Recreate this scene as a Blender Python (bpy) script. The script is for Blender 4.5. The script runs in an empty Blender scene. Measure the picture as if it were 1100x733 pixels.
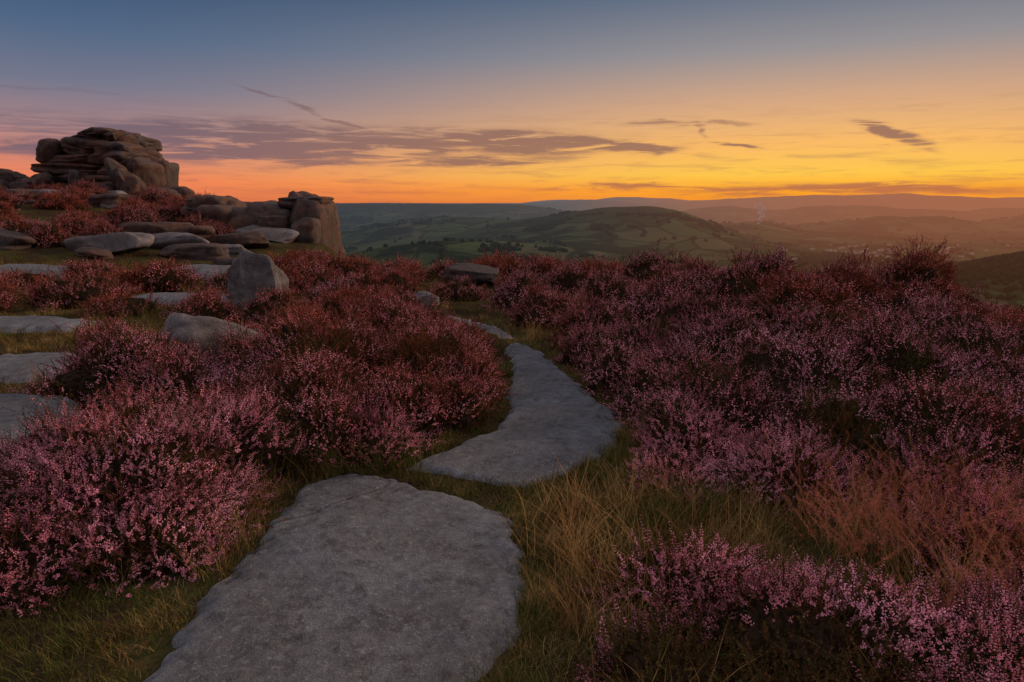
import bpy, bmesh, math, random
import numpy as np
from mathutils import Vector
rng=np.random.default_rng(7); random.seed(7)
scene=bpy.context.scene
scene.view_settings.view_transform='Standard'
scene.view_settings.look='None'
scene.view_settings.exposure=0
rad=math.radians
def lin(c):
    o=[]
    for v in c:
        v=v/255.0
        o.append(v/12.92 if v<=0.04045 else ((v+0.055)/1.055)**2.4)
    return (o[0],o[1],o[2],1.0)
# ------------------------------------------------------------ numpy noise
def _h(ix,iy,iz,s):
    n=(ix.astype(np.int64)*374761393+iy.astype(np.int64)*668265263+iz.astype(np.int64)*2147483647+s*1274126177)&0xffffffff
    n=((n^(n>>13))*1274126177)&0xffffffff
    n=((n^(n>>16))*668265263)&0xffffffff
    return ((n^(n>>15))&0xffffff)/float(0xffffff)
def vn(x,y,z=None,s=0):
    x=np.asarray(x,float);y=np.asarray(y,float)
    z=np.zeros_like(x) if z is None else np.asarray(z,float)
    x0=np.floor(x);y0=np.floor(y);z0=np.floor(z)
    fx=x-x0;fy=y-y0;fz=z-z0
    fx=fx*fx*(3-2*fx);fy=fy*fy*(3-2*fy);fz=fz*fz*(3-2*fz)
    r=0
    for a in (0,1):
        for b in (0,1):
            for c in (0,1):
                w=(fx if a else 1-fx)*(fy if b else 1-fy)*(fz if c else 1-fz)
                r=r+w*_h(x0+a,y0+b,z0+c,s)
    return r*2-1
def fbm(x,y,z=None,s=0,o=4):
    r=0;a=1;t=0
    for i in range(o):
        f=2.03**i
        r=r+a*vn(np.asarray(x)*f+17.3*i,np.asarray(y)*f-9.1*i,None if z is None else np.asarray(z)*f,s+i)
        t+=a;a*=.5
    return r/t
def sm(t):
    t=np.clip(t,0,1);return t*t*(3-2*t)
# ------------------------------------------------------------ terrain height
def near_h(x,y):
    rise=1.75*sm((-x-4)/16)*sm((y-8)/22)
    return rise+.05*fbm(x*.35,y*.35,s=3)+.012*fbm(x*2.2,y*2.2,s=9,o=2)-.10*np.clip(x-4.5,0,60)
def far_h(x,y):
    b=-200+10*fbm(x/700,y/700,s=21)
    sx=np.where(x<610,500.,290.)
    b=b+192*np.exp(-.5*((x-610)/sx)**2-.5*((y-3300)/560)**2)
    b=b+115*np.exp(-.5*((x+450)/360)**2-.5*((y-3900)/400)**2)
    b=b+85*np.exp(-.5*((x-1350)/260)**2-.5*((y-4100)/300)**2)
    b=b+75*np.exp(-.5*((x+200)/280)**2-.5*((y-2200)/230)**2)
    P=sm((y-4500)/1500)*sm((1300-x)/1300)
    b=b+P*(188+16*fbm(x/900,y/900,s=5))
    Q=sm((y-9200)/2600)*(1-P)
    b=b+Q*(255+100*fbm(x/1500+.3,y/3000,s=41,o=3)+35*sm((x-3500)/4000))
    b=b+(95+60*fbm(x/420,y/900,s=15))*np.exp(-.5*((y-4900)/330)**2)*sm((x-1000)/1200)*(1-P)
    b=b+(160+70*fbm(x/700,y/900,s=16))*np.exp(-.5*((y-7200)/400)**2)*sm((x-600)/1600)*(1-P)
    b=b+80*np.exp(-.5*((x-1400)/300)**2-.5*((y-1650)/130)**2)
    b=b+14*fbm(x/260,y/260,s=31)
    return b
def H(x,y):
    x=np.asarray(x,float);y=np.asarray(y,float)
    n=near_h(np.clip(x,-200,200),y)
    rim=15+15*sm((-x-4)/5)+30*sm((-x-13)/7)
    d=np.clip(y+.35*np.maximum(x,0)-rim,0,None)
    n=n-.85*d*d/(d+7)
    r=np.hypot(x,y)
    f=np.where(r>300,far_h(x,y),-195.)
    k=6.
    n=np.clip(n,-400,None)
    m=np.maximum(n,f)
    return np.where(r>60,m+k*np.log1p(np.exp(-np.abs(n-f)/k)),n)
# ------------------------------------------------------------ node helpers
class N:
    def __init__(s,nt): s.nt=nt
    def n(s,t,**k):
        x=s.nt.nodes.new(t)
        for a,b in k.items(): setattr(x,a,b)
        return x
    def l(s,a,b): s.nt.links.new(a,b)
    def put(s,sock,v):
        if isinstance(v,bpy.types.NodeSocket): s.l(v,sock)
        else: sock.default_value=v
    def m(s,op,a,b=0.0,c=None,clamp=False):
        x=s.n('ShaderNodeMath',operation=op,use_clamp=clamp)
        s.put(x.inputs[0],a);s.put(x.inputs[1],b)
        if c is not None:s.put(x.inputs[2],c)
        return x.outputs[0]
    def mr(s,v,a,b,c=0.,d=1.,smooth=True):
        x=s.n('ShaderNodeMapRange',interpolation_type='SMOOTHSTEP' if smooth else 'LINEAR')
        s.put(x.inputs[0],v)
        for i,q in enumerate((a,b,c,d)): x.inputs[i+1].default_value=q
        return x.outputs[0]
    def mix(s,f,a,b,mode='MIX'):
        x=s.n('ShaderNodeMix',data_type='RGBA',blend_type=mode)
        s.put(x.inputs[0],f);s.put(x.inputs[6],a);s.put(x.inputs[7],b)
        return x.outputs[2]
    def ramp(s,v,stops):
        x=s.n('ShaderNodeValToRGB')
        s.put(x.inputs[0],v);e=x.color_ramp.elements
        while len(e)<len(stops): e.new(.5)
        for i,(p,c) in enumerate(stops):
            e[i].position=p;e[i].color=c if len(c)==4 else (*c,1)
        return x.outputs[0]
    def noise(s,vec,scale,detail=4,rough=.55,dist=0):
        x=s.n('ShaderNodeTexNoise')
        if vec is not None:s.l(vec,x.inputs['Vector'])
        x.inputs['Scale'].default_value=scale;x.inputs['Detail'].default_value=detail
        x.inputs['Roughness'].default_value=rough;x.inputs['Distortion'].default_value=dist
        return x.outputs[0]
def newmat(name):
    m=bpy.data.materials.new(name);m.use_nodes=True
    nt=m.node_tree;nt.nodes.clear();q=N(nt)
    out=q.n('ShaderNodeOutputMaterial')
    return m,q,out
def bsdf(q,col,rough=.85,normal=None,spec=.2):
    b=q.n('ShaderNodeBsdfPrincipled')
    q.put(b.inputs['Base Color'],col);q.put(b.inputs['Roughness'],rough)
    b.inputs['Specular IOR Level'].default_value=spec
    if normal is not None:q.l(normal,b.inputs['Normal'])
    return b.outputs[0]
def diffuse(q,col,normal=None):
    b=q.n('ShaderNodeBsdfDiffuse');q.put(b.inputs['Color'],col)
    if normal is not None:q.l(normal,b.inputs['Normal'])
    return b.outputs[0]
def bump(q,h,strength,dist):
    b=q.n('ShaderNodeBump');b.inputs['Strength'].default_value=strength
    b.inputs['Distance'].default_value=dist;q.l(h,b.inputs['Height']);return b.outputs[0]
def painted_haze(q,shader,pos,out):
    # painted aerial perspective: glowing air colour mixed into surfaces by distance from the viewpoint
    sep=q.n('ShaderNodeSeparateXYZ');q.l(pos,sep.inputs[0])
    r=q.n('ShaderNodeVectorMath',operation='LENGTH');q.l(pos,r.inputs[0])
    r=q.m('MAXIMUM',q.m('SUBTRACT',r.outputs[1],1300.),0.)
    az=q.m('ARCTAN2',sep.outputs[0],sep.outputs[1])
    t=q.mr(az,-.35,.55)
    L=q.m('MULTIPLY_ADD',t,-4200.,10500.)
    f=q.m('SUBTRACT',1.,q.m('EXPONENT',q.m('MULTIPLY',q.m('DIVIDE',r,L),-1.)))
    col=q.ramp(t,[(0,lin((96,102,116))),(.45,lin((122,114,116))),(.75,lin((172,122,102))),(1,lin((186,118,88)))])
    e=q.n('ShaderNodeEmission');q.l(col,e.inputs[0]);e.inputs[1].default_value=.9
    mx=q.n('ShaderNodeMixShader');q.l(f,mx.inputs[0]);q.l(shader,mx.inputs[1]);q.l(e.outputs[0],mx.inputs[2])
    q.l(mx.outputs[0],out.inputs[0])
# ------------------------------------------------------------ world
w=bpy.data.worlds.new("World");scene.world=w;w.use_nodes=True
nt=w.node_tree;nt.nodes.clear();q=N(nt)
tc=q.n('ShaderNodeTexCoord');sep=q.n('ShaderNodeSeparateXYZ');q.l(tc.outputs['Generated'],sep.inputs[0])
X,Y,Z=sep.outputs
az=q.m('MULTIPLY',q.m('ARCTAN2',X,Y),57.2958)
el=q.m('MULTIPLY',q.m('ARCSINE',Z),57.2958)
SA=24.
c=q.m('COSINE',q.m('MULTIPLY',q.m('SUBTRACT',az,SA),1/57.2958))
elp=q.m('POWER',q.m('MAXIMUM',q.m('DIVIDE',el,90.),0.),.5)
def st(deg,c): return (math.sqrt(deg/90.),lin(c))
left=q.ramp(elp,[st(0,(198,98,72)),st(1.6,(240,130,88)),st(3.2,(216,136,112)),st(5.2,(168,132,132)),st(8,(118,120,140)),st(11.5,(82,104,134)),st(15.5,(56,82,116)),st(28,(116,114,132)),st(50,(180,164,172)),st(90,(196,181,188))])
right=q.ramp(elp,[st(0,(242,136,44)),st(1.0,(255,166,40)),st(2.2,(255,200,76)),st(4.4,(252,188,102)),st(7.5,(214,168,132)),st(11,(152,146,148)),st(15.5,(94,110,132)),st(28,(128,122,136)),st(50,(182,164,172)),st(90,(196,181,188))])
back=q.ramp(elp,[st(0,(125,106,120)),st(6,(172,138,145)),st(14,(200,160,165)),st(30,(198,174,182)),st(90,(196,181,188))])
m1=q.mix(q.mr(q.m('ABSOLUTE',q.m('SUBTRACT',az,SA)),2.,58.,1.,0.),left,right)
sky=q.mix(q.mr(c,-.35,.45),back,m1)
cv_=q.n('ShaderNodeCombineXYZ');q.l(az,cv_.inputs[0]);q.l(el,cv_.inputs[1]);AE=cv_.outputs[0]
def mapn(v,loc,rot,scl,typ='POINT'):
    x=q.n('ShaderNodeMapping',vector_type=typ);q.l(v,x.inputs[0])
    x.inputs['Location'].default_value=loc;x.inputs['Rotation'].default_value=(0,0,rot);x.inputs['Scale'].default_value=scl
    return x.outputs[0]
n1=q.noise(mapn(AE,(3.3,0,0),.02,(.16,1.9,1)),1.0,5,.66,.7)
nz=q.n('ShaderNodeTexNoise');q.l(mapn(AE,(0,0,4),0,(.14,.5,1)),nz.inputs['Vector']);nz.inputs['Scale'].default_value=1.3;nz.inputs['Detail'].default_value=4
dsp=q.n('ShaderNodeVectorMath',operation='MULTIPLY_ADD');q.l(nz.outputs['Color'],dsp.inputs[0]);dsp.inputs[1].default_value=(3.,1.5,0);q.l(AE,dsp.inputs[2])
AD=mapn(dsp.outputs[0],(-1.5,-.75,0),0,(1,1,1))
streaks=[(-14,4.9,34,1.7,-.012,1.1),(-27,3.6,22,1.1,.01,1.),(3.0,4.7,9.5,.9,-.04,1.5),(13,6.1,9,.32,-.02,.9),(10.6,4.3,3.8,.6,.02,1.1),
 (17.6,4.4,2.2,.2,-.2,1.1),(28.2,4.9,3.8,.7,-.38,1.5),(26,1.0,15,.7,0,1.1),(-17,7.4,7,.24,-.28,.8),(9,1.25,11,.38,0,.9),(15.2,5.6,.9,.35,-1.,.7),(-6,3.2,17,.5,.02,.9),(-33,7.4,9,.3,.03,.4),(-14,1.0,14,.3,0,.6)]
tot=None
for (a0,e0,wa,he,sl,amp) in streaks:
    v=mapn(AD,(a0,e0,0),math.atan(sl),(wa,he,1),'TEXTURE')
    L_=q.n('ShaderNodeVectorMath',operation='LENGTH');q.l(v,L_.inputs[0])
    g=q.mr(L_.outputs[1],1.15,.1,0,amp)
    tot=g if tot is None else q.m('ADD',tot,g)
cf=q.mr(q.m('MULTIPLY',tot,q.mr(n1,.26,.62)),.02,.9,0,.84)
wisp=q.m('MULTIPLY',q.mr(n1,.46,.74),q.mr(el,1.,10.,.45,.0))
cf=q.m('MAXIMUM',cf,wisp)
ccol=q.mix(q.mr(c,.5,1.),lin((102,92,110)),lin((142,102,92)))
ccol=q.mix(q.mr(el,.5,3.5,.65,0.),ccol,lin((200,106,62)))
sky=q.mix(cf,sky,ccol)
bg=q.n('ShaderNodeBackground');q.l(sky,bg.inputs[0]);bg.inputs[1].default_value=1.0
wo=q.n('ShaderNodeOutputWorld');q.l(bg.outputs[0],wo.inputs[0])
sd=bpy.data.lights.new('sun','SUN');sd.energy=3.3;sd.angle=rad(12);sd.color=(1,.57,.36)
so=bpy.data.objects.new('sun',sd);scene.collection.objects.link(so)
dv=Vector((math.sin(rad(58))*math.cos(rad(17)),math.cos(rad(58))*math.cos(rad(17)),math.sin(rad(17))))
so.rotation_euler=dv.to_track_quat('Z','Y').to_euler();so.location=(30,50,40)
cd=bpy.data.cameras.new('camera');cd.lens=24;cd.sensor_width=36;cd.clip_end=60000;cd.clip_start=.05
co=bpy.data.objects.new('camera',cd);scene.collection.objects.link(co)
co.location=(0,0,1.7);co.rotation_euler=(rad(90-11.42),0,0);scene.camera=co
# ------------------------------------------------------------ mesh helpers
def mesh_np(name,V,F,mats,midx=None,smooth=True):
    me=bpy.data.meshes.new(name)
    V=np.asarray(V,np.float32)
    F=np.asarray(F,np.int32)
    me.vertices.add(len(V));me.vertices.foreach_set('co',V.ravel())
    k=F.shape[1]
    me.loops.add(F.size);me.loops.foreach_set('vertex_index',F.ravel())
    me.polygons.add(len(F));me.polygons.foreach_set('loop_start',np.arange(0,F.size,k,dtype=np.int32))
    try: me.polygons.foreach_set('loop_total',np.full(len(F),k,dtype=np.int32))
    except Exception: pass
    if midx is not None: me.polygons.foreach_set('material_index',np.asarray(midx,np.int32))
    me.polygons.foreach_set('use_smooth',np.full(len(F),smooth))
    for m in mats: me.materials.append(m)
    me.update(calc_edges=True);me.validate()
    return me
def obj(name,me,loc=(0,0,0),coll=None,parent=None):
    o=bpy.data.objects.new(name,me);o.location=loc
    (coll or scene.collection).objects.link(o)
    if parent:o.parent=parent
    return o
# ------------------------------------------------------------ materials
mg,q,out=newmat('moorland_ground')
geo=q.n('ShaderNodeNewGeometry');pos=geo.outputs['Position']
a=q.noise(pos,1.1,5);b=q.noise(pos,14,5,.7);b2=q.noise(pos,60,4,.7)
cn=q.mix(q.mr(a,.42,.58),(.030,.022,.015,1),(.040,.052,.016,1))
cn=q.mix(q.mr(b,.4,.7),cn,(.065,.050,.025,1));cn=q.mix(q.mr(b2,.45,.7,0,.6),cn,(.012,.010,.007,1))
flat=q.n('ShaderNodeVectorMath',operation='MULTIPLY');q.l(pos,flat.inputs[0]);flat.inputs[1].default_value=(.001,.001,0)
fv=flat.outputs[0]
nd=q.n('ShaderNodeTexNoise');q.l(fv,nd.inputs['Vector']);nd.inputs['Scale'].default_value=3.
wa=q.n('ShaderNodeVectorMath',operation='SCALE');q.l(nd.outputs['Color'],wa.inputs[0]);wa.inputs['Scale'].default_value=.16
fw=q.n('ShaderNodeVectorMath',operation='ADD');q.l(fv,fw.inputs[0]);q.l(wa.outputs[0],fw.inputs[1])
v1=q.n('ShaderNodeTexVoronoi');q.l(fw.outputs[0],v1.inputs['Vector']);v1.inputs['Scale'].default_value=5.
v2=q.n('ShaderNodeTexVoronoi',feature='DISTANCE_TO_EDGE');q.l(fw.outputs[0],v2.inputs['Vector']);v2.inputs['Scale'].default_value=5.
sc=q.n('ShaderNodeSeparateColor');q.l(v1.outputs['Color'],sc.inputs[0])
fc=q.ramp(sc.outputs[0],[(0,(.022,.038,.017)),(.35,(.030,.054,.021)),(.7,(.042,.070,.028)),(1,(.060,.072,.036))])
fc=q.mix(q.m('MULTIPLY',q.mr(v2.outputs['Distance'],.02,.06,1,0),.8),fc,(.012,.020,.010,1))
wd=q.noise(fv,2.4,6,.62)
fc=q.mix(q.mr(wd,.49,.56),fc,(.013,.022,.012,1))
sp=q.n('ShaderNodeSeparateXYZ');q.l(pos,sp.inputs[0])
moor=q.mr(q.m('ADD',sp.outputs[2],q.m('MULTIPLY',q.m('SUBTRACT',wd,.5),160.)),-90,-30)
fc=q.mix(moor,fc,(.022,.032,.016,1))
ln=q.n('ShaderNodeVectorMath',operation='LENGTH');q.l(pos,ln.inputs[0])
gc=q.mix(q.mr(ln.outputs[1],80,350),cn,fc)
painted_haze(q,diffuse(q,gc,bump(q,b,.6,.02)),pos,out)
def rockmat(name,base,dark,warm,sc=1.,lich=.35,bs=.75):
    m,q,out=newmat(name)
    g=q.n('ShaderNodeNewGeometry');p=g.outputs['Position']
    a=q.noise(p,1.6*sc,6,.6,.3);b=q.noise(p,9*sc,6,.75);c_=q.noise(p,60*sc,4,.7);d=q.noise(p,200*sc,2,.6)
    col=q.mix(q.mr(a,.35,.65),base,warm)
    col=q.mix(q.mr(b,.46,.66,0,.85),col,dark)
    col=q.mix(q.mr(c_,.52,.72,0,.75),col,tuple(min(1,x*1.8) for x in base[:3])+(1,))
    col=q.mix(q.mr(d,.52,.66,0,.8),col,dark)
    vo=q.n('ShaderNodeTexVoronoi');q.l(p,vo.inputs['Vector']);vo.inputs['Scale'].default_value=11*sc
    li=q.m('MULTIPLY',q.mr(vo.outputs['Distance'],.1,.28,1,0),q.mr(a,.5,.62))
    col=q.mix(q.m('MULTIPLY',li,lich),col,tuple(x*1.8 for x in base[:3])+(1,))
    pt=q.mr(g.outputs['Pointiness'],.44,.56,.25,1.35)  # creases darkened as painted occlusion plus dirt, raised edges lightened as wear
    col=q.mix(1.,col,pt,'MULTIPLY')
    h=q.m('ADD',q.m('MULTIPLY',b,.9),q.m('ADD',q.m('MULTIPLY',c_,.45),q.m('MULTIPLY',d,.18)))
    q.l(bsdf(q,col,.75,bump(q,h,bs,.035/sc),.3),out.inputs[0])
    return m
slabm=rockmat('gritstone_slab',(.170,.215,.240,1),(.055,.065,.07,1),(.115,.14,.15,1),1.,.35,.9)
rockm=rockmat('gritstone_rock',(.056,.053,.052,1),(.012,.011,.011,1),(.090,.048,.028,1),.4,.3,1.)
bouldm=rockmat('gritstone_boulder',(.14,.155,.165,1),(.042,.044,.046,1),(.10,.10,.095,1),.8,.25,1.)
def plantmat(name,stops,alt,pscale=1.1):
    m,q,out=newmat(name)
    g=q.n('ShaderNodeNewGeometry');oi=q.n('ShaderNodeObjectInfo')
    at=q.n('ShaderNodeAttribute',attribute_type='INSTANCER');at.attribute_name='tint'
    big=q.noise(g.outputs['Position'],pscale,1)
    patch=q.noise(g.outputs['Position'],3.6,1)
    fine=q.n('ShaderNodeTexWhiteNoise',noise_dimensions='3D')
    sn=q.n('ShaderNodeVectorMath',operation='SNAP');q.l(g.outputs['Position'],sn.inputs[0]);sn.inputs[1].default_value=(.014,.014,.014);q.l(sn.outputs[0],fine.inputs[0])
    t=q.m('ADD',q.m('MULTIPLY',oi.outputs['Random'],.35),q.m('ADD',q.m('MULTIPLY',q.mr(big,.3,.7),.35),q.m('MULTIPLY',fine.outputs[0],.30)))
    col=q.ramp(t,stops)
    col=q.mix(at.outputs['Fac'],col,alt)
    col=q.mix(q.mr(patch,.34,.62,.55,0.),col,q.mix(1.,col,(.40,.30,.30,1),'MULTIPLY'))
    q.l(diffuse(q,col),out.inputs[0])
    return m
flm=plantmat('heather_flower',[(0,(.28,.09,.11)),(.22,(.72,.30,.37)),(.42,(.52,.20,.31)),(.6,(.95,.50,.60)),(.78,(.56,.29,.48)),(1,(.95,.58,.70))],(.50,.155,.11,1))
lfm=plantmat('heather_leaf',[(0,(.036,.048,.014)),(.5,(.062,.066,.022)),(1,(.12,.065,.028))],(.23,.075,.036,1))
stm=plantmat('heather_stem',[(0,(.06,.035,.02)),(1,(.10,.055,.03))],(.13,.05,.025,1))
grm=plantmat('grass_blade',[(0,(.032,.055,.012)),(.4,(.065,.088,.020)),(.65,(.18,.145,.050)),(1,(.48,.34,.15))],(.44,.29,.12,1))
plm=plantmat('grass_seed_head',[(0,(.50,.17,.10)),(1,(.62,.26,.17))],(.40,.18,.10,1))
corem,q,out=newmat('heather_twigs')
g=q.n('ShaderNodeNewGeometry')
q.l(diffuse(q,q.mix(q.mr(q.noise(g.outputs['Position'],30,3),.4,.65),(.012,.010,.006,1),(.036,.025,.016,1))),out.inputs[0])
trm,q,out=newmat('tree_foliage')
g=q.n('ShaderNodeNewGeometry');oi=q.n('ShaderNodeObjectInfo')
painted_haze(q,diffuse(q,q.mix(oi.outputs['Random'],(.010,.018,.009,1),(.024,.034,.016,1))),g.outputs['Position'],out)
# ------------------------------------------------------------ terrain mesh
def build_ground():
    rr=np.concatenate([[.3],np.exp(np.linspace(math.log(1.0),math.log(32000),640))])
    azs=np.concatenate([np.linspace(-48,48,520),np.linspace(48,312,72)[1:-1]])
    A,R=np.meshgrid(np.radians(azs),rr)
    x=R*np.sin(A);y=R*np.cos(A);z=H(x,y)
    V=np.stack([x,y,z],-1).reshape(-1,3)
    nr,na=R.shape
    i=np.arange(nr-1)[:,None]*na;j=np.arange(na)[None,:];j2=(j+1)%na
    F=np.stack([i+j,i+j2,i+na+j2,i+na+j],-1).reshape(-1,4)[:,::-1]
    return obj('ground',mesh_np('ground',V,F,[mg]))
build_ground()
# ------------------------------------------------------------ slabs
def sdpoly(x,y,P):
    P=np.array(P);d=np.full(x.shape,1e9);ins=np.zeros(x.shape,bool)
    for k in range(len(P)):
        a=P[k];b=P[(k+1)%len(P)];e=b-a
        t=np.clip(((x-a[0])*e[0]+(y-a[1])*e[1])/(e@e),0,1)
        d=np.minimum(d,np.hypot(x-a[0]-t*e[0],y-a[1]-t*e[1]))
        cnd=((a[1]>y)!=(b[1]>y))
        with np.errstate(divide='ignore',invalid='ignore'):
            xi=(b[0]-a[0])*(y-a[1])/(b[1]-a[1]+1e-12)+a[0]
        ins^=cnd&(x<xi)
    return np.where(ins,d,-d)
S1=[(-1.55,1.2),(-1.46,1.8),(-1.38,2.17),(-1.36,2.4),(-1.33,2.73),(-1.28,3.14),(-1.34,3.58),(-1.27,3.92),(-.97,4.0),(-.62,3.94),(-.27,3.72),(0,3.44),(.10,3.05),(.07,2.73),(-.03,2.35),(-.13,2.17),(-.22,1.8),(-.35,1.2)]
S2=[(-.70,4.10),(-.46,4.45),(-.15,4.85),(-.08,5.3),(-.06,5.8),(-.06,6.78),(-.14,7.9),(.0,8.25),(.15,8.2),(.42,7.4),(.62,6.4),(.76,5.65),(.85,5.0),(.68,4.4),(.38,3.98),(.06,3.76),(-.27,3.92)]
S3=[(-.15,8.45),(.15,8.5),(.0,9.1),(-.4,9.8),(-.9,10.4),(-1.3,10.5),(-.95,10.0),(-.5,9.2)]
S4=[(-5.0,5.6),(-4.1,5.55),(-3.55,5.35),(-3.1,4.85),(-2.95,4.3),(-3.05,3.9),(-3.6,3.6),(-4.6,3.8),(-5.4,4.6)]
S5=[(-5.8,7.6),(-5.0,7.6),(-4.25,7.2),(-4.2,6.7),(-4.7,6.35),(-5.8,6.6)]
S6=[(-7.8,9.9),(-6.6,9.9),(-5.6,9.4),(-5.9,8.9),(-7.2,8.8),(-8,9.3)]
S7=[(-6.6,12.6),(-5.3,12.6),(-4.9,12.0),(-5.6,11.5),(-6.7,11.8)]
S8=[(-11.5,15.6),(-9.6,15.8),(-8.6,15.0),(-9.8,14.3),(-11.6,14.6)]
S9=[(-7.8,16.6),(-6.4,16.8),(-5.8,16.0),(-6.8,15.3),(-8.0,15.8)]
slabs=[(S1,.035,.014,.07),(S2,.035,.02,.07),(S3,.01,.05,.08),(S4,.17,.025,.15),(S5,.05,.04,.1),(S6,.08,.05,.12),(S7,.10,.05,.12),(S8,.16,.06,.2),(S9,.16,.06,.2)]
for k,(P,top,res,rnd) in enumerate(slabs):
    P_=np.array(P);x0,y0=P_.min(0)-.12;x1,y1=P_.max(0)+.12
    gx=np.arange(x0,x1,res);gy=np.arange(y0,y1,res);GX,GY=np.meshgrid(gx,gy)
    s=sdpoly(GX,GY,P)+.10*fbm(GX*2.2,GY*2.2,s=50+k)+.045*fbm(GX*9,GY*9,s=60+k,o=3)-.02
    z=H(GX,GY)+np.where(s>0,top*(1-np.exp(-s/(rnd*.45)))*1.1+.015*sm(s/.5)-.004, s*1.3-.004)
    z=z+np.where(s>0,.026*fbm(GX*1.3,GY*1.3,s=70+k)*sm(s/.2)+.010*fbm(GX*6,GY*6,s=80+k)+.004*fbm(GX*20,GY*20,s=84+k,o=3),0)
    cr=np.abs(fbm(GX*.5+3+k,GY*.35,s=90+k,o=4));z=z-.009*np.exp(-(cr/.006)**2)*(s>0)
    idx=np.arange(GX.size).reshape(GX.shape)
    F=np.stack([idx[:-1,:-1],idx[:-1,1:],idx[1:,1:],idx[1:,:-1]],-1).reshape(-1,4)
    keep=(s.ravel()[F]>-.07).all(1)
    obj('stone_slab',mesh_np('stone_slab',np.stack([GX,GY,z],-1).reshape(-1,3),F[keep],[slabm]))
# ------------------------------------------------------------ rocks
bm=bmesh.new();bmesh.ops.create_icosphere(bm,subdivisions=5,radius=1)
bm.verts.ensure_lookup_table()
ICV=np.array([v.co[:] for v in bm.verts]);ICF=np.array([[v.index for v in f.verts] for f in bm.faces]);bm.free()
bm=bmesh.new();bmesh.ops.create_icosphere(bm,subdivisions=4,radius=1)
bm.verts.ensure_lookup_table()
IC4V=np.array([v.co[:] for v in bm.verts]);IC4F=np.array([[v.index for v in f.verts] for f in bm.faces]);bm.free()
def rock(cx,cy,cz,dx,dy,dz,seed,p=5.,rz=0.,tx=0.,ty=0.,amp=.10,hi=False,cuts=7,c0=.72):
    V0,F=(ICV,ICF) if hi else (IC4V,IC4F)
    n=V0;s=(np.abs(n)**p).sum(1)**(-1/p);v=n*s[:,None]
    f=1.5
    d=amp*fbm(n[:,0]*f+seed*3.1,n[:,1]*f,n[:,2]*f+seed,s=seed,o=4)
    v=v*(1+d[:,None])
    r=np.random.default_rng(seed)
    for _ in range(cuts):
        a=r.normal(size=3);a/=np.linalg.norm(a);lim=c0+.4*r.random()
        dd=v@a-lim;v=v-np.clip(dd,0,None)[:,None]*a*.95
    v=v*np.array([dx,dy,dz])/2
    g=vn(v[:,2]*4.5+seed,np.full(len(v),seed*.7),s=seed)
    v[:,:2]*=(1-.07*np.exp(-(g/.15)**2))[:,None]
    nn=.07*fbm(v[:,0]*3,v[:,1]*3,v[:,2]*3,s=seed+7,o=4)
    v=v+n*nn[:,None]*min(1,dz)
    for ang,(i,j) in ((tx,(1,2)),(ty,(0,2)),(rz,(0,1))):
        ca,sa=math.cos(ang),math.sin(ang);u=v[:,i].copy();t=v[:,j].copy()
        v[:,i]=ca*u-sa*t;v[:,j]=sa*u+ca*t
    return v+np.array([cx,cy,cz]),F
def rocks_obj(name,lst,mat,hi=False):
    VV=[];FF=[];o=0
    for L in lst:
        v,f=rock(*L[:7],**(L[7] if len(L)>7 else {}),hi=hi)
        VV.append(v);FF.append(f+o);o+=len(v)
    V=np.concatenate(VV);c=V.mean(0);c[2]=0
    return obj(name,mesh_np(name,V-c,np.concatenate(FF),[mat]),loc=c)
def T(u,v): return (u-550)*.0518,1.7+(217-v)*.0518
tor=[]
TB=[(36,98,220,203,-.5),(92,150,220,200,-.7),(146,198,222,203,-.2),(40,110,206,194,.2),(104,160,204,190,-.2),(150,176,206,176,.2),(52,124,196,186,.3),(116,158,194,182,0),
 (60,132,188,178,.2),(126,164,190,172,.4),(66,120,180,170,.1),(112,160,178,166,.2),(68,84,178,156,-.2),(90,130,172,160,.4),(124,158,172,158,.1),(84,98,164,151,.6),(98,150,163,154,.2),(98,126,157,148,.3),(120,152,160,149,.8),(106,136,151,143,.3),(126,148,154,145,.5)]
for (ua,ub,vb,vt,dy) in TB:
    for row in (0,1):
        xa,zb=T(ua+rng.uniform(-3,3)*row,vb);xb,zt=T(ub,vt);sd_=100+len(tor)
        tor.append(((xa+xb)/2,38+dy+row*1.9,(zb+zt)/2,abs(xb-xa)*1.05,2.3,abs(zt-zb)*1.28,sd_,dict(p=6,amp=.28,rz=rng.uniform(-.3,.3),ty=rng.uniform(-.16,.16),c0=.8)))
for (u,v,wd_,ht) in [(170,203,16,26),(187,209,24,14),(156,190,13,34),(164,200,12,30),(200,212,20,10),(143,205,20,16),(80,200,16,24),(60,206,14,20),(112,196,12,22)]:
    x,z=T(u,v);tor.append((x,36.4,z,wd_*.0518,1.2,ht*.0518,160+len(tor),dict(p=5,amp=.25,ty=rng.uniform(-.2,.2),rz=rng.uniform(-.4,.4))))
rocks_obj('rock_tor',tor,rockm)
low=[]
for (u,v,wd_,ht) in [(-25,197,60,36),(4,188,13,14),(12,205,50,24),(30,192,24,14),(42,200,20,12),(20,213,60,14)]:
    x,z=T(u,v);low.append((x,38+rng.uniform(-1,1),z,wd_*.0518,2,ht*.0518,180+len(low),dict(p=4,amp=.2)))
rocks_obj('rock_outcrop',low,rockm)
def C(u,v): return (u-550)*.0382,1.7+(217-v)*.0382
cl=[]
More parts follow.
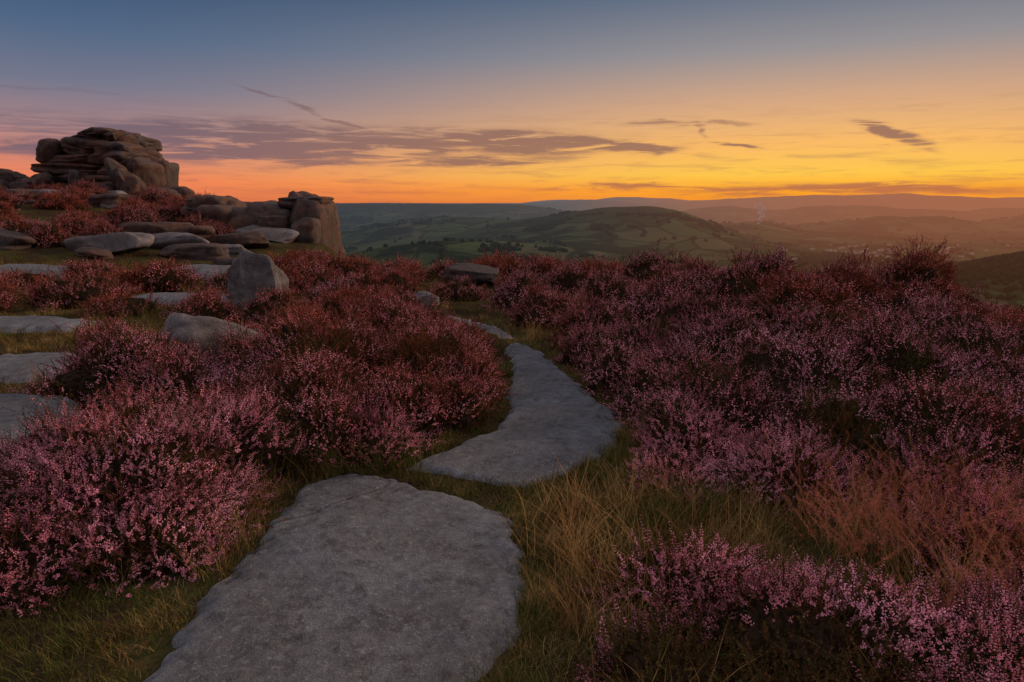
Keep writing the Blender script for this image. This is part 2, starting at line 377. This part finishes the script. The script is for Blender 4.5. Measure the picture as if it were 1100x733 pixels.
for (ua,ub,vb,vt,dy) in [(220,264,285,216,1.),(244,288,290,222,.2),(262,304,295,228,-.1),(282,324,295,222,.1),(312,357,330,213,0),(300,352,330,216,1.8),(255,322,300,219,2.2),(222,252,236,210,.3),(310,355,222,211,.3),(196,240,262,219,1.5),(236,262,260,221,-.2),(328,354,290,232,-.7),(286,318,240,221,.6),(206,236,224,212,1.),(296,320,250,230,-.6),(272,298,275,242,-1.)]:
    xa,zb=C(ua,vb);xb,zt=C(ub,vt)
    cl.append(((xa+xb)/2,28+dy,(zb+zt)/2,(xb-xa)*1.1,2.6,(zt-zb)*1.05,300+len(cl),dict(p=9,amp=.16,rz=rng.uniform(-.15,.15),ty=rng.uniform(-.05,.05),c0=1.05,cuts=5)))
rocks_obj('rock_cliff',cl,rockm)
boul=[(-4.2,11.2,.36,1.05,.75,1.25,15,dict(p=2.2,amp=.25,ty=.15,rz=.3,c0=.5,cuts=9),bouldm),
 (-3.1,6.95,.14,1.05,1.0,.85,12,dict(p=2.6,amp=.2,ty=-.35,rz=.3,tx=.35,c0=.5,cuts=9),bouldm),
 (-1.45,11.5,.10,.45,.4,.3,13,dict(p=3,amp=.25),bouldm),(-.8,13.4,.32,1.1,.7,.4,14,dict(p=3.5,amp=.25),rockm)]
nb0=len(boul)
for k in range(60):
    x=rng.uniform(-24,-7);y=rng.uniform(15.5,35)
    if x/y<-.85 or x/y>-.33 or y<-x*1.1: continue
    z=float(H(x,y));s_=rng.uniform(.6,2.0)
    boul.append((x,y,z+.08*s_,s_*1.3,s_*.8,s_*.36,200+k,dict(p=5,amp=.25,rz=rng.uniform(-.6,.6),ty=rng.uniform(-.15,.15)),rockm if k%3 else bouldm))
for L in boul: rocks_obj('boulder',[L[:8]],L[8],hi=(L[1]<14))
# ------------------------------------------------------------ plant parts
class MB:
    def __init__(s): s.v=[];s.f=[];s.m=[]
    def tri(s,a,b,c,m):
        i=len(s.v);s.v+=[a,b,c];s.f.append((i,i+1,i+2));s.m.append(m)
    def quad(s,a,b,c,d,m):
        i=len(s.v);s.v+=[a,b,c,d];s.f+=[(i,i+1,i+2),(i,i+2,i+3)];s.m+=[m,m]
    def bip(s,c,ax,ln,wd,m,k=3):
        ax=ax.normalized();u=ax.orthogonal().normalized();v=ax.cross(u);i=len(s.v)
        s.v+=[c-ax*ln*.35,c+ax*ln*.65]
        off=random.random()*6
        for j in range(k):
            t=off+2*math.pi*j/k;s.v.append(c+(u*math.cos(t)+v*math.sin(t))*wd)
        for j in range(k):
            a=i+2+j;b=i+2+(j+1)%k
            s.f+=[(i,b,a),(i+1,a,b)];s.m+=[m,m]
    def mesh(s,name,mats): return mesh_np(name,[tuple(x) for x in s.v],s.f,mats,s.m,smooth=False)
def rv(a=1.): return Vector((random.gauss(0,a),random.gauss(0,a),random.gauss(0,a)))
def heather_tuft(name,ns,spread,coarse=1.):
    B=MB()
    for i in range(ns):
        b=Vector((random.gauss(0,spread),random.gauss(0,spread),random.uniform(-.045,.0)))
        d=(Vector((0,0,1))+Vector((random.gauss(0,.42)+b.x*2,random.gauss(0,.42)+b.y*2,0))).normalized()
        L=random.uniform(.07,.21);n=int(17/coarse)
        bend=Vector((random.gauss(0,.4),random.gauss(0,.4),random.uniform(0,.4)))
        pts=[b];dd=d.copy()
        for k in range(n):
            dd=(dd+bend/n).normalized();pts.append(pts[-1]+dd*L/n)
        f0=random.uniform(.36,.76) if random.random()>.24 else 1.1
        side=dd.orthogonal().normalized()*.0012*coarse
        st_=4 if coarse==1 else 3
        for k in range(0,n,st_):
            e=min(n,k+st_);B.quad(pts[k]-side,pts[k]+side,pts[e]+side,pts[e]-side,2)
        for k in range(1,n+1):
            t=k/n
            if t>f0:
                for _ in range(2 if coarse==1 else 1):
                    tw=1-.5*max(0,(t-.7)/.3)
                    o=rv();o=(o-dd*o.dot(dd)).normalized()
                    B.bip(pts[k]+o*.0050*tw*coarse,(o+dd*.5+Vector((0,0,-.2))),.0110*tw*coarse,.0036*tw*coarse**1.1,0)
            else:
                for _ in range(3 if coarse<1.6 else 2):
                    o=rv();o=(o-dd*o.dot(dd)).normalized();a=(o*.6+dd).normalized()
                    s2=a.cross(o).normalized()*.0017*coarse
                    B.tri(pts[k]-s2,pts[k]+s2,pts[k]+a*random.uniform(.008,.018)*coarse,1)
    return B.mesh(name,[flm,lfm,stm])
def leafy_tuft(name):
    B=MB()
    for i in range(16):
        p=Vector((random.gauss(0,.05),random.gauss(0,.05),-.02))
        dd=(Vector((0,0,1))+Vector((random.gauss(0,.45),random.gauss(0,.45),0))).normalized();L=random.uniform(.08,.22)
        for k in range(13):
            p2=p+dd*L/13;dd=(dd+rv(.05)).normalized()
            for _ in range(4):
                o=rv();o=(o-dd*o.dot(dd)).normalized();a=(o*.7+dd).normalized();s2=a.cross(o).normalized()*.0018
                B.tri(p2-s2,p2+s2,p2+a*random.uniform(.01,.02),1)
            p=p2
    return B.mesh(name,[flm,lfm,stm])
def grass_tuft(name,nb,l0,l1,w,spread):
    B=MB()
    for i in range(nb):
        p=Vector((random.gauss(0,.035),random.gauss(0,.035),-.01));L=random.uniform(l0,l1)
        az_=random.random()*6.283;d=Vector((math.cos(az_),math.sin(az_),0))
        dd=(Vector((0,0,1))+d*random.uniform(.1,spread)).normalized();s_=Vector((-d.y,d.x,0))*w
        seg=4
        for k in range(seg):
            p2=p+dd*L/seg;dd=(dd+d*.34*random.random()+Vector((0,0,-.15))).normalized()
            a=s_*(1-k/seg);b=s_*(1-(k+1)/seg)
            B.quad(p-a,p+a,p2+b,p2-b,0);p=p2
    return B.mesh(name,[grm])
def plume_tuft(name):
    B=MB()
    for i in range(9):
        p=Vector((random.gauss(0,.04),random.gauss(0,.04),-.01));L=random.uniform(.34,.58)
        az_=random.random()*6.283;d=Vector((math.cos(az_),math.sin(az_),0))
        dd=(Vector((0,0,1))+d*random.uniform(.05,.35)).normalized();s_=Vector((-d.y,d.x,0))*.0008
        n=12
        for k in range(n):
            p2=p+dd*L/n;dd=(dd+d*.05+Vector((-.03,0,-.01))).normalized()
            B.quad(p-s_,p+s_,p2+s_,p2-s_,0)
            if k>=7:
                for _ in range(20):
                    o=rv().normalized();a=(o+dd*.8).normalized();sp_=a.orthogonal().normalized()*.0005
                    q_=p+(p2-p)*random.random();l_=random.uniform(.010,.035)*(1.15-(k-7)/6)
                    B.tri(q_-sp_,q_+sp_,q_+a*l_,1)
            p=p2
    return B.mesh(name,[grm,plm])
def coll(name,meshes):
    c=bpy.data.collections.new(name)
    for m in meshes:
        o=bpy.data.objects.new(m.name,m);c.objects.link(o)
    return c
c_near=coll('heather_sprigs',[heather_tuft('heather_sprig_a%d'%i,24,.055) for i in range(6)]+[leafy_tuft('heather_sprig_z')])
c_mid=coll('heather_sprigs_middle',[heather_tuft('heather_mid_a%d'%i,20,.055,1.4) for i in range(6)]+[leafy_tuft('heather_mid_z')])
c_far=coll('heather_sprigs_distant',[heather_tuft('heather_far_a%d'%i,18,.06,1.9) for i in range(4)])
c_gr=coll('grass_tufts',[grass_tuft('grass_a%d'%i,26,.04,.12,.0018,.9) for i in range(3)]+[grass_tuft('grass_b%d'%i,18,.12,.32,.0017,.6) for i in range(3)])
c_pl=coll('seeding_grass_tufts',[plume_tuft('plume_%d'%i) for i in range(3)])
c_tr=coll('distant_trees',[])
for i in range(3):
    bm=bmesh.new();bmesh.ops.create_icosphere(bm,subdivisions=2,radius=.5)
    for v in bm.verts:
        n=v.co.normalized();v.co*=1+.35*float(vn(n.x*2.5+i*7,n.y*2.5,n.z*2.5,s=i));v.co.z+=.42
    me=bpy.data.meshes.new('tree_crown_%d'%i);bm.to_mesh(me);bm.free();me.materials.append(trm)
    c_tr.objects.link(bpy.data.objects.new(me.name,me))
# ------------------------------------------------------------ scatter group
def group(col,nvar):
    ng=bpy.data.node_groups.new('scatter_'+col.name,'GeometryNodeTree')
    ng.interface.new_socket('Geometry',in_out='INPUT',socket_type='NodeSocketGeometry')
    ng.interface.new_socket('Geometry',in_out='OUTPUT',socket_type='NodeSocketGeometry')
    N_=ng.nodes;L=ng.links
    gi=N_.new('NodeGroupInput');go=N_.new('NodeGroupOutput')
    ci=N_.new('GeometryNodeCollectionInfo');ci.inputs['Collection'].default_value=col
    ci.inputs['Separate Children'].default_value=True;ci.inputs['Reset Children'].default_value=True
    ip=N_.new('GeometryNodeInstanceOnPoints')
    def na(nm,t):
        x=N_.new('GeometryNodeInputNamedAttribute');x.data_type=t;x.inputs['Name'].default_value=nm;return x.outputs['Attribute']
    L.new(gi.outputs[0],ip.inputs['Points'])
    L.new(na('pt','BOOLEAN'),ip.inputs['Selection'])
    L.new(ci.outputs[0],ip.inputs['Instance']);ip.inputs['Pick Instance'].default_value=True
    L.new(na('idx','INT'),ip.inputs['Instance Index'])
    L.new(na('rot','FLOAT_VECTOR'),ip.inputs['Rotation'])
    L.new(na('scl','FLOAT'),ip.inputs['Scale'])
    ri=N_.new('GeometryNodeRotateInstances');L.new(ip.outputs[0],ri.inputs['Instances'])
    rn=N_.new('FunctionNodeRandomValue');rn.data_type='FLOAT_VECTOR'
    rn.inputs[0].default_value=(0,0,0);rn.inputs[1].default_value=(0,0,6.283)
    L.new(rn.outputs[0],ri.inputs['Rotation'])
    j=N_.new('GeometryNodeJoinGeometry');L.new(gi.outputs[0],j.inputs[0]);L.new(ri.outputs[0],j.inputs[0])
    L.new(j.outputs[0],go.inputs[0]);return ng
g_near=group(c_near,7);g_mid=group(c_mid,7);g_far=group(c_far,4);g_gr=group(c_gr,6);g_pl=group(c_pl,3);g_tr=group(c_tr,3)
def scatter(name,ng,P,D,scl,idx,tint,core=None,mats=(),loc=(0,0,0)):
    cv,cf=core if core else (np.zeros((0,3)),None)
    V=np.concatenate([cv,P]).astype(np.float32)
    me=bpy.data.meshes.new(name)
    me.vertices.add(len(V));me.vertices.foreach_set('co',V.ravel())
    if cf is not None:
        k=cf.shape[1];me.loops.add(cf.size);me.loops.foreach_set('vertex_index',cf.ravel().astype(np.int32))
        me.polygons.add(len(cf));me.polygons.foreach_set('loop_start',np.arange(0,cf.size,k,dtype=np.int32))
        me.update(calc_edges=True)
    else: me.update()
    for m in mats: me.materials.append(m)
    nc=len(cv);tot=len(V)
    def attr(nm,t,arr,key='value'):
        a=me.attributes.new(nm,t,'POINT');a.data.foreach_set(key,arr.ravel())
    b=np.zeros(tot,bool);b[nc:]=True;attr('pt','BOOLEAN',b)
    th=np.arccos(np.clip(D[:,2],-1,1));ph=np.arctan2(D[:,1],D[:,0])
    r=np.zeros((tot,3),np.float32);r[nc:,1]=th;r[nc:,2]=ph;attr('rot','FLOAT_VECTOR',r,'vector')
    for nm,t,arr in (('scl','FLOAT',scl),('tint','FLOAT',tint)):
        x=np.zeros(tot,np.float32);x[nc:]=arr;attr(nm,t,x)
    x=np.zeros(tot,np.int32);x[nc:]=idx;attr('idx','INT',x)
    o=obj(name,me,loc);md=o.modifiers.new('scatter','NODES');md.node_group=ng
    return o
# ------------------------------------------------------------ bushes  (x,y,rx,ry,h,tint)
B=[(-2.12,3.50,.74,.58,.60,.0),(-2.60,3.75,.50,.5,.46,.05),(-1.80,3.95,.45,.5,.50,.05),(-2.85,3.05,.50,.5,.34,.1),(-1.75,3.1,.34,.34,.32,.05),(-2.3,2.85,.4,.3,.28,.1),
 (-3.5,5.95,.68,.65,.64,.3),(-2.75,5.45,.50,.5,.52,.3),(-2.25,5.1,.40,.45,.42,.35),(-2.35,6.1,.5,.5,.52,.4),
 (-1.5,4.85,.55,.55,.52,.4),(-.85,4.95,.42,.48,.46,.45),(-1.65,5.75,.62,.55,.74,.4),(-.72,5.7,.50,.55,.64,.55),(-1.15,6.6,.65,.6,.74,.55),(-2.0,6.9,.45,.5,.58,.5),(-.52,6.45,.36,.45,.5,.5),
 (-1.35,4.4,.42,.32,.36,.25),(-1.85,4.55,.35,.3,.36,.3),(-.48,5.15,.30,.38,.38,.4),(-.36,5.75,.28,.4,.44,.45),(-.95,4.42,.3,.25,.28,.3),
 (-1.9,8.0,.65,.6,.66,.45),(-1.05,8.1,.45,.5,.50,.5),(-.55,7.4,.32,.45,.42,.5),(-1.95,9.3,.55,.5,.45,.5),(-3.55,9.95,.5,.4,.46,.5),(-4.5,9.9,.5,.4,.42,.6),
 # right mass
 (1.45,4.75,.50,.55,.48,.15),(2.05,4.2,.52,.5,.50,.05),(2.75,4.1,.6,.6,.58,.15),(3.5,4.4,.6,.7,.50,.15),(2.2,5.1,.66,.6,.70,.0),(3.1,5.3,.66,.65,.72,.05),(4.0,5.6,.75,.65,.62,.15),
 (1.18,4.3,.36,.34,.36,.2),(1.12,5.25,.30,.4,.42,.2),(.98,6.1,.30,.42,.42,.25),(.80,7.2,.30,.45,.42,.3),(1.65,3.78,.42,.34,.36,.25),(2.35,3.6,.46,.4,.38,.3),(3.1,3.75,.5,.4,.42,.25),(1.0,3.85,.28,.25,.24,.25),
 (1.45,5.75,.42,.5,.46,.2),(1.9,6.2,.62,.55,.68,.2),(3.0,6.5,.75,.65,.76,.05),(4.2,6.8,.75,.65,.68,.3),(5.4,6.7,.8,.75,.56,.3),
 (1.25,6.8,.42,.5,.48,.1),(2.1,7.5,.62,.6,.68,.1),(3.4,7.8,.70,.6,.82,.25),(4.8,8.0,.70,.6,.78,.4),(6.2,8.1,.7,.7,.50,.75),
 (.98,8.2,.50,.55,.58,.15),(2.0,8.9,.66,.6,.64,.2),(3.2,9.2,.68,.6,.90,.25),(4.6,9.4,.68,.6,.98,.45),(5.7,9.6,.62,.6,1.2,.85),(7.2,9.2,.8,.75,.42,.5),
 (.55,9.7,.55,.6,.48,.25),(1.5,10.3,.66,.6,.64,.3),(2.7,10.7,.70,.6,.76,.2),(.2,11.3,.62,.6,.50,.4),(4.1,10.9,.70,.6,.90,.35),(5.4,11.2,.75,.65,.85,.5),(7.,11.,.85,.75,.62,.6),(8.6,10.6,.85,.75,.35,.4),
 # foreground right
 (.72,2.62,.34,.28,.26,.1),(1.15,2.30,.44,.36,.31,.05),(.55,2.10,.30,.28,.22,.15),(1.75,2.15,.5,.4,.28,.25),(2.35,3.0,.5,.40,.28,.4),(3.0,3.2,.5,.4,.34,.35),(.90,1.92,.36,.26,.22,.05),(1.35,1.85,.38,.28,.24,.1),(2.4,2.45,.5,.35,.26,.3)]
def inpath(x,y,m=.25):
    for P,_,_,_ in slabs:
        if sdpoly(np.array([x]),np.array([y]),P)[0]>-m: return True
    return False
pts=[(b[0],b[1],b[2]) for b in B]
def tryadd(x,y,r,h,t,gap=.75):
    if inpath(x,y,r*.8): return
    for (a,b_,c_) in pts:
        if math.hypot(a-x,b_-y)<(c_+r)*gap: return
    for L in boul[:nb0]:
        if math.hypot(L[0]-x,L[1]-y)<.7*r+.5: return
    for L in boul[nb0:]:
        if math.hypot(L[0]-x,L[1]-y)<L[3]*.45: return
    if -5.4<x+(y-11)*.35<-3.1 and 7.5<y<11:
        if h>.35: h=.3
    if x/y>.56: h=min(h,.32)
    pts.append((x,y,r));B.append((x,y,r,r*rng.uniform(.8,1),h,t))
for k in range(2600):
    y=rng.uniform(7.5,36);x=rng.uniform(-.85*y-2,-1.8)
    if y>15.5 and x>-5.0: continue
    if y>26.5 and x>-13: continue
    if -6.8<x<-3.6 and y<9: continue
    if float(fbm(x*.24,y*.24,s=77))<.03: continue
    s_=rng.uniform(.45,.9)*(1+y*.008)
    tryadd(x,y,s_,s_*rng.uniform(.55,.95),rng.uniform(.35,.8),.92)
for k in range(900):
    y=rng.uniform(9.5,16.5);x=rng.uniform(-7,14)
    if y+.35*max(x,0)>17.5: continue
    s_=rng.uniform(.5,.9);tryadd(x,y,s_,s_*rng.uniform(.6,.9)+(.12 if x>2 else 0),rng.uniform(.2,.8),.76)
for k in range(300):
    y=rng.uniform(2.5,9);x=rng.uniform(3.5,12)
    if x<y*.75: continue
    s_=rng.uniform(.6,.95);tryadd(x,y,s_,s_*.6,rng.uniform(.1,.5),.74)
BA=np.array(B);BZ=H(BA[:,0],BA[:,1])
u_=np.linspace(0,2*math.pi,33)[:-1];vv=np.linspace(-.25,1.,11)
for i,b in enumerate(B):
    x,y,rx,ry,h,tint=b;zb=float(BZ[i]);dist=math.hypot(x,y)
    lod=0 if dist<4.6 else (1 if dist<8.5 else 2)
    area=2*math.pi*rx*ry*.75+2*h*(rx+ry)
    dens=(85 if y<2.7 else 68) if lod==0 else (50 if lod==1 else (30 if dist<12 else 18))
    n=int(area*dens)
    cz=rng.uniform(-.05,1,n);az_=rng.uniform(0,2*math.pi,n);cr=np.sqrt(np.clip(1-cz*cz,0,1))
    d=np.stack([cr*np.cos(az_),cr*np.sin(az_),cz],1)
    def lump(d):
        return 1+.50*fbm(d[:,0]*2.4+i*5.1,d[:,1]*2.4,d[:,2]*2.4,s=i,o=3)
    lm=lump(d)
    P=d*np.array([rx,ry,h])*lm[:,None]
    P*=rng.uniform(.84,1.04,n)[:,None]
    nrm=d/np.array([rx,ry,h*1.2]);nrm/=np.linalg.norm(nrm,axis=1)[:,None]
    D=nrm*.8+np.array([0,0,.6])+rng.normal(0,.22,(n,3));D/=np.linalg.norm(D,axis=1)[:,None]
    sc_=rng.uniform(.7,1.3,n)*(1. if lod<2 else 1.1 if dist<14 else 1.5)
    P=P-D*(.085*sc_)[:,None]
    W=P+np.array([x,y,zb]);keep=P[:,2]>-.05
    for j in np.where(np.hypot(BA[:,0]-x,BA[:,1]-y)<2.4)[0]:
        if j==i: continue
        e=((W[:,0]-BA[j,0])/BA[j,2])**2+((W[:,1]-BA[j,1])/BA[j,3])**2+((W[:,2]-BZ[j])/BA[j,4])**2
        keep&=e>.5
    if lod==2: keep&=~((d[:,1]>.6)&(d[:,2]<.4))
    P=P[keep];D=D[keep];sc_=sc_[keep];W=W[keep];m=len(P)
    idx=rng.integers(0,6,m) if lod<2 else rng.integers(0,4,m)
    if lod<2: idx[(rng.random(m)<.10)|(fbm(W[:,0]*2.,W[:,1]*2.,W[:,2]*2.,s=321,o=2)>.40)]=6
    tn=np.clip(tint+rng.normal(0,.18,m)+.55*fbm(W[:,0]*1.3,W[:,1]*1.3,s=123,o=2),0,1)
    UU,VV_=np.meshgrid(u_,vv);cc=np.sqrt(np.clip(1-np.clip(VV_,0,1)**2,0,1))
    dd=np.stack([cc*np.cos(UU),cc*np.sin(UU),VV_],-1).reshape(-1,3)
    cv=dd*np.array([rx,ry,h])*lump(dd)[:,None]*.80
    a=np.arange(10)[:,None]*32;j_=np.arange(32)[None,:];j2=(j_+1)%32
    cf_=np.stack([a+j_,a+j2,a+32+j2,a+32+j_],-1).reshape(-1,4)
    scatter('heather_bush',(g_near,g_mid,g_far)[lod],P,D,sc_,idx,tn,core=(cv,cf_),mats=[corem],loc=(x,y,zb))
# ------------------------------------------------------------ grass
def nearslab(x,y,m):
    o=np.zeros(len(x),bool)
    for P,_,_,_ in slabs:o|=sdpoly(x,y,P)>m
    return o
def inbush(x,y,f=.7):
    o=np.zeros(len(x),bool)
    for b in B:
        if b[1]<18:o|=((x-b[0])/b[2])**2+((y-b[1])/b[3])**2<f
    return o
def grass_pts(n,x0,x1,y0,y1):
    x=rng.uniform(x0,x1,n);y=rng.uniform(y0,y1,n);k=~nearslab(x,y,.03)&~inbush(x,y);return x[k],y[k]
xs=[];ys=[]
for a in ((4600,-2.5,4,1.2,4.6),(3800,-7,5,4.,9),(5200,-14,4,8.5,17),(1300,.0,1.3,2.4,5)):
    x,y=grass_pts(*a);xs.append(x);ys.append(y)
x=np.concatenate(xs);y=np.concatenate(ys);n=len(x)
P=np.stack([x,y,H(x,y)],1);D=np.stack([rng.normal(0,.15,n),rng.normal(0,.15,n),np.ones(n)],1);D/=np.linalg.norm(D,axis=1)[:,None]
r=np.hypot(x,y);long_=fbm(x*1.2,y*1.2,s=88)>.0
idx=np.where(long_&(rng.random(n)<.5),rng.integers(3,6,n),rng.integers(0,3,n))
scatter('grass',g_gr,P,D,rng.uniform(.6,1.15,n)*(1+r*.03),idx,np.clip(rng.normal(.06,.16,n)+.7*fbm(x*.8,y*.8,s=99)+.12*(x>0),0,1))
n=560;x=rng.uniform(.12,3.2,n);y=rng.uniform(1.7,3.6,n);k=~nearslab(x,y,-.05)&(fbm(x*1.5,y*1.5,s=44)>-.15);x=x[k];y=y[k];n=len(x)
D=np.stack([rng.normal(0,.25,n),rng.normal(0,.2,n),np.ones(n)],1);D/=np.linalg.norm(D,axis=1)[:,None]
scatter('long_grass',g_gr,np.stack([x,y,H(x,y)],1),D,rng.uniform(.8,1.6,n),rng.integers(3,6,n),rng.uniform(.4,1.,n))
n=110;x=rng.normal(2.05,.38,n);y=rng.normal(2.95,.35,n);k=~nearslab(x,y,-.3)&(x>1.3);x=x[k];y=y[k];n=len(x)
D=np.stack([rng.normal(-.12,.12,n),rng.normal(0,.12,n),np.ones(n)],1);D/=np.linalg.norm(D,axis=1)[:,None]
scatter('seeding_grass',g_pl,np.stack([x,y,H(x,y)+.03],1),D,rng.uniform(.6,1.1,n),rng.integers(0,3,n),rng.uniform(0,.6,n))
# ------------------------------------------------------------ distant trees + village
n=90000
rr_=np.exp(rng.uniform(math.log(900),math.log(7000),n));aa=np.radians(rng.uniform(-22,44,n))
x=rr_*np.sin(aa);y=rr_*np.cos(aa)
wn=fbm(x/420,y/420,s=301);hn=np.abs(fbm(x/330,y/330,s=302,o=2))
k=(wn>.34)|(hn<.009)
x=x[k];y=y[k];n2=5000
xr=rng.normal(1400,330,n2);yr=rng.normal(1660,90,n2);kk=(xr>900)&(fbm(xr/120,yr/120,s=5)>-.25)
x=np.concatenate([x,xr[kk]]);y=np.concatenate([y,yr[kk]]);rz=np.hypot(x,y)
z=H(x,y);k=z<-45;x,y,z,rz=x[k],y[k],z[k],rz[k];n=len(x)
D=np.tile([0,0,1.],(n,1))
scatter('distant_woodland',g_tr,np.stack([x,y,z-1],1),D,rng.uniform(7,13,n)*(1+rz/12000),rng.integers(0,3,n),np.zeros(n))
hm,q,out=newmat('house_wall');g=q.n('ShaderNodeNewGeometry')
painted_haze(q,bsdf(q,(.34,.31,.28,1)),g.outputs['Position'],out)
hr,q,out=newmat('slate_roof');g=q.n('ShaderNodeNewGeometry');painted_haze(q,bsdf(q,(.10,.10,.11,1)),g.outputs['Position'],out)
V=[];F=[];M=[]
for k in range(110):
    yy=rng.uniform(2000,3300);xx=yy*rng.normal(.56,.06);zz=float(H(xx,yy))-1
    a=rng.uniform(0,3.14);w_,l_,h_=rng.uniform(8,11),rng.uniform(11,20),rng.uniform(5,7)
    ca,sa=math.cos(a),math.sin(a);o=len(V)
    for (px,py,pz) in [(-1,-1,0),(1,-1,0),(1,1,0),(-1,1,0),(-1,-1,1),(1,-1,1),(1,1,1),(-1,1,1),(-1,0,1.6),(1,0,1.6)]:
        lx=px*l_/2;ly=py*w_/2;V.append((xx+ca*lx-sa*ly,yy+sa*lx+ca*ly,zz+pz*h_))
    for f,m in [((0,1,5,4),0),((1,2,6,5),0),((2,3,7,6),0),((3,0,4,7),0),((4,5,9,8),1),((6,7,8,9),1),((5,6,9,9),0),((7,4,8,8),0)]:
        f=[o+t for t in f]
        if f[2]==f[3]: F.append((f[0],f[1],f[2]));M.append(m)
        else: F.append((f[0],f[1],f[2]));F.append((f[0],f[2],f[3]));M+= [m,m]
obj('distant_village',mesh_np('distant_village',V,F,[hm,hr],M,smooth=False))
# smoke rising from the valley
sm_,q,out=newmat('smoke');df=diffuse(q,(.75,.72,.70,1));tr=q.n('ShaderNodeBsdfTransparent');g=q.n('ShaderNodeNewGeometry')
mp=q.n('ShaderNodeVectorMath',operation='SCALE');q.l(g.outputs['Position'],mp.inputs[0]);mp.inputs['Scale'].default_value=.03
mx=q.n('ShaderNodeMixShader');q.l(q.mr(q.noise(mp.outputs[0],1.,3),.3,.7,.08,.42),mx.inputs[0]);q.l(tr.outputs[0],mx.inputs[1]);q.l(df,mx.inputs[2]);q.l(mx.outputs[0],out.inputs[0])
sx_,sy_=1500.,4250.;z0_=float(H(sx_,sy_));V=[];F=[]
for k in range(24):
    t=k/23;r_=5+26*t+5*math.sin(k*1.7);cx=28*math.sin(t*3.)+9*math.sin(k*.9)
    for j in range(12):
        a=2*math.pi*j/12;V.append((cx+r_*math.cos(a),r_*math.sin(a),t*130))
for k in range(23):
    for j in range(12): F.append((k*12+j,k*12+(j+1)%12,(k+1)*12+(j+1)%12,(k+1)*12+j))
obj('smoke_plume',mesh_np('smoke_plume',V,F,[sm_]),loc=(sx_,sy_,z0_))
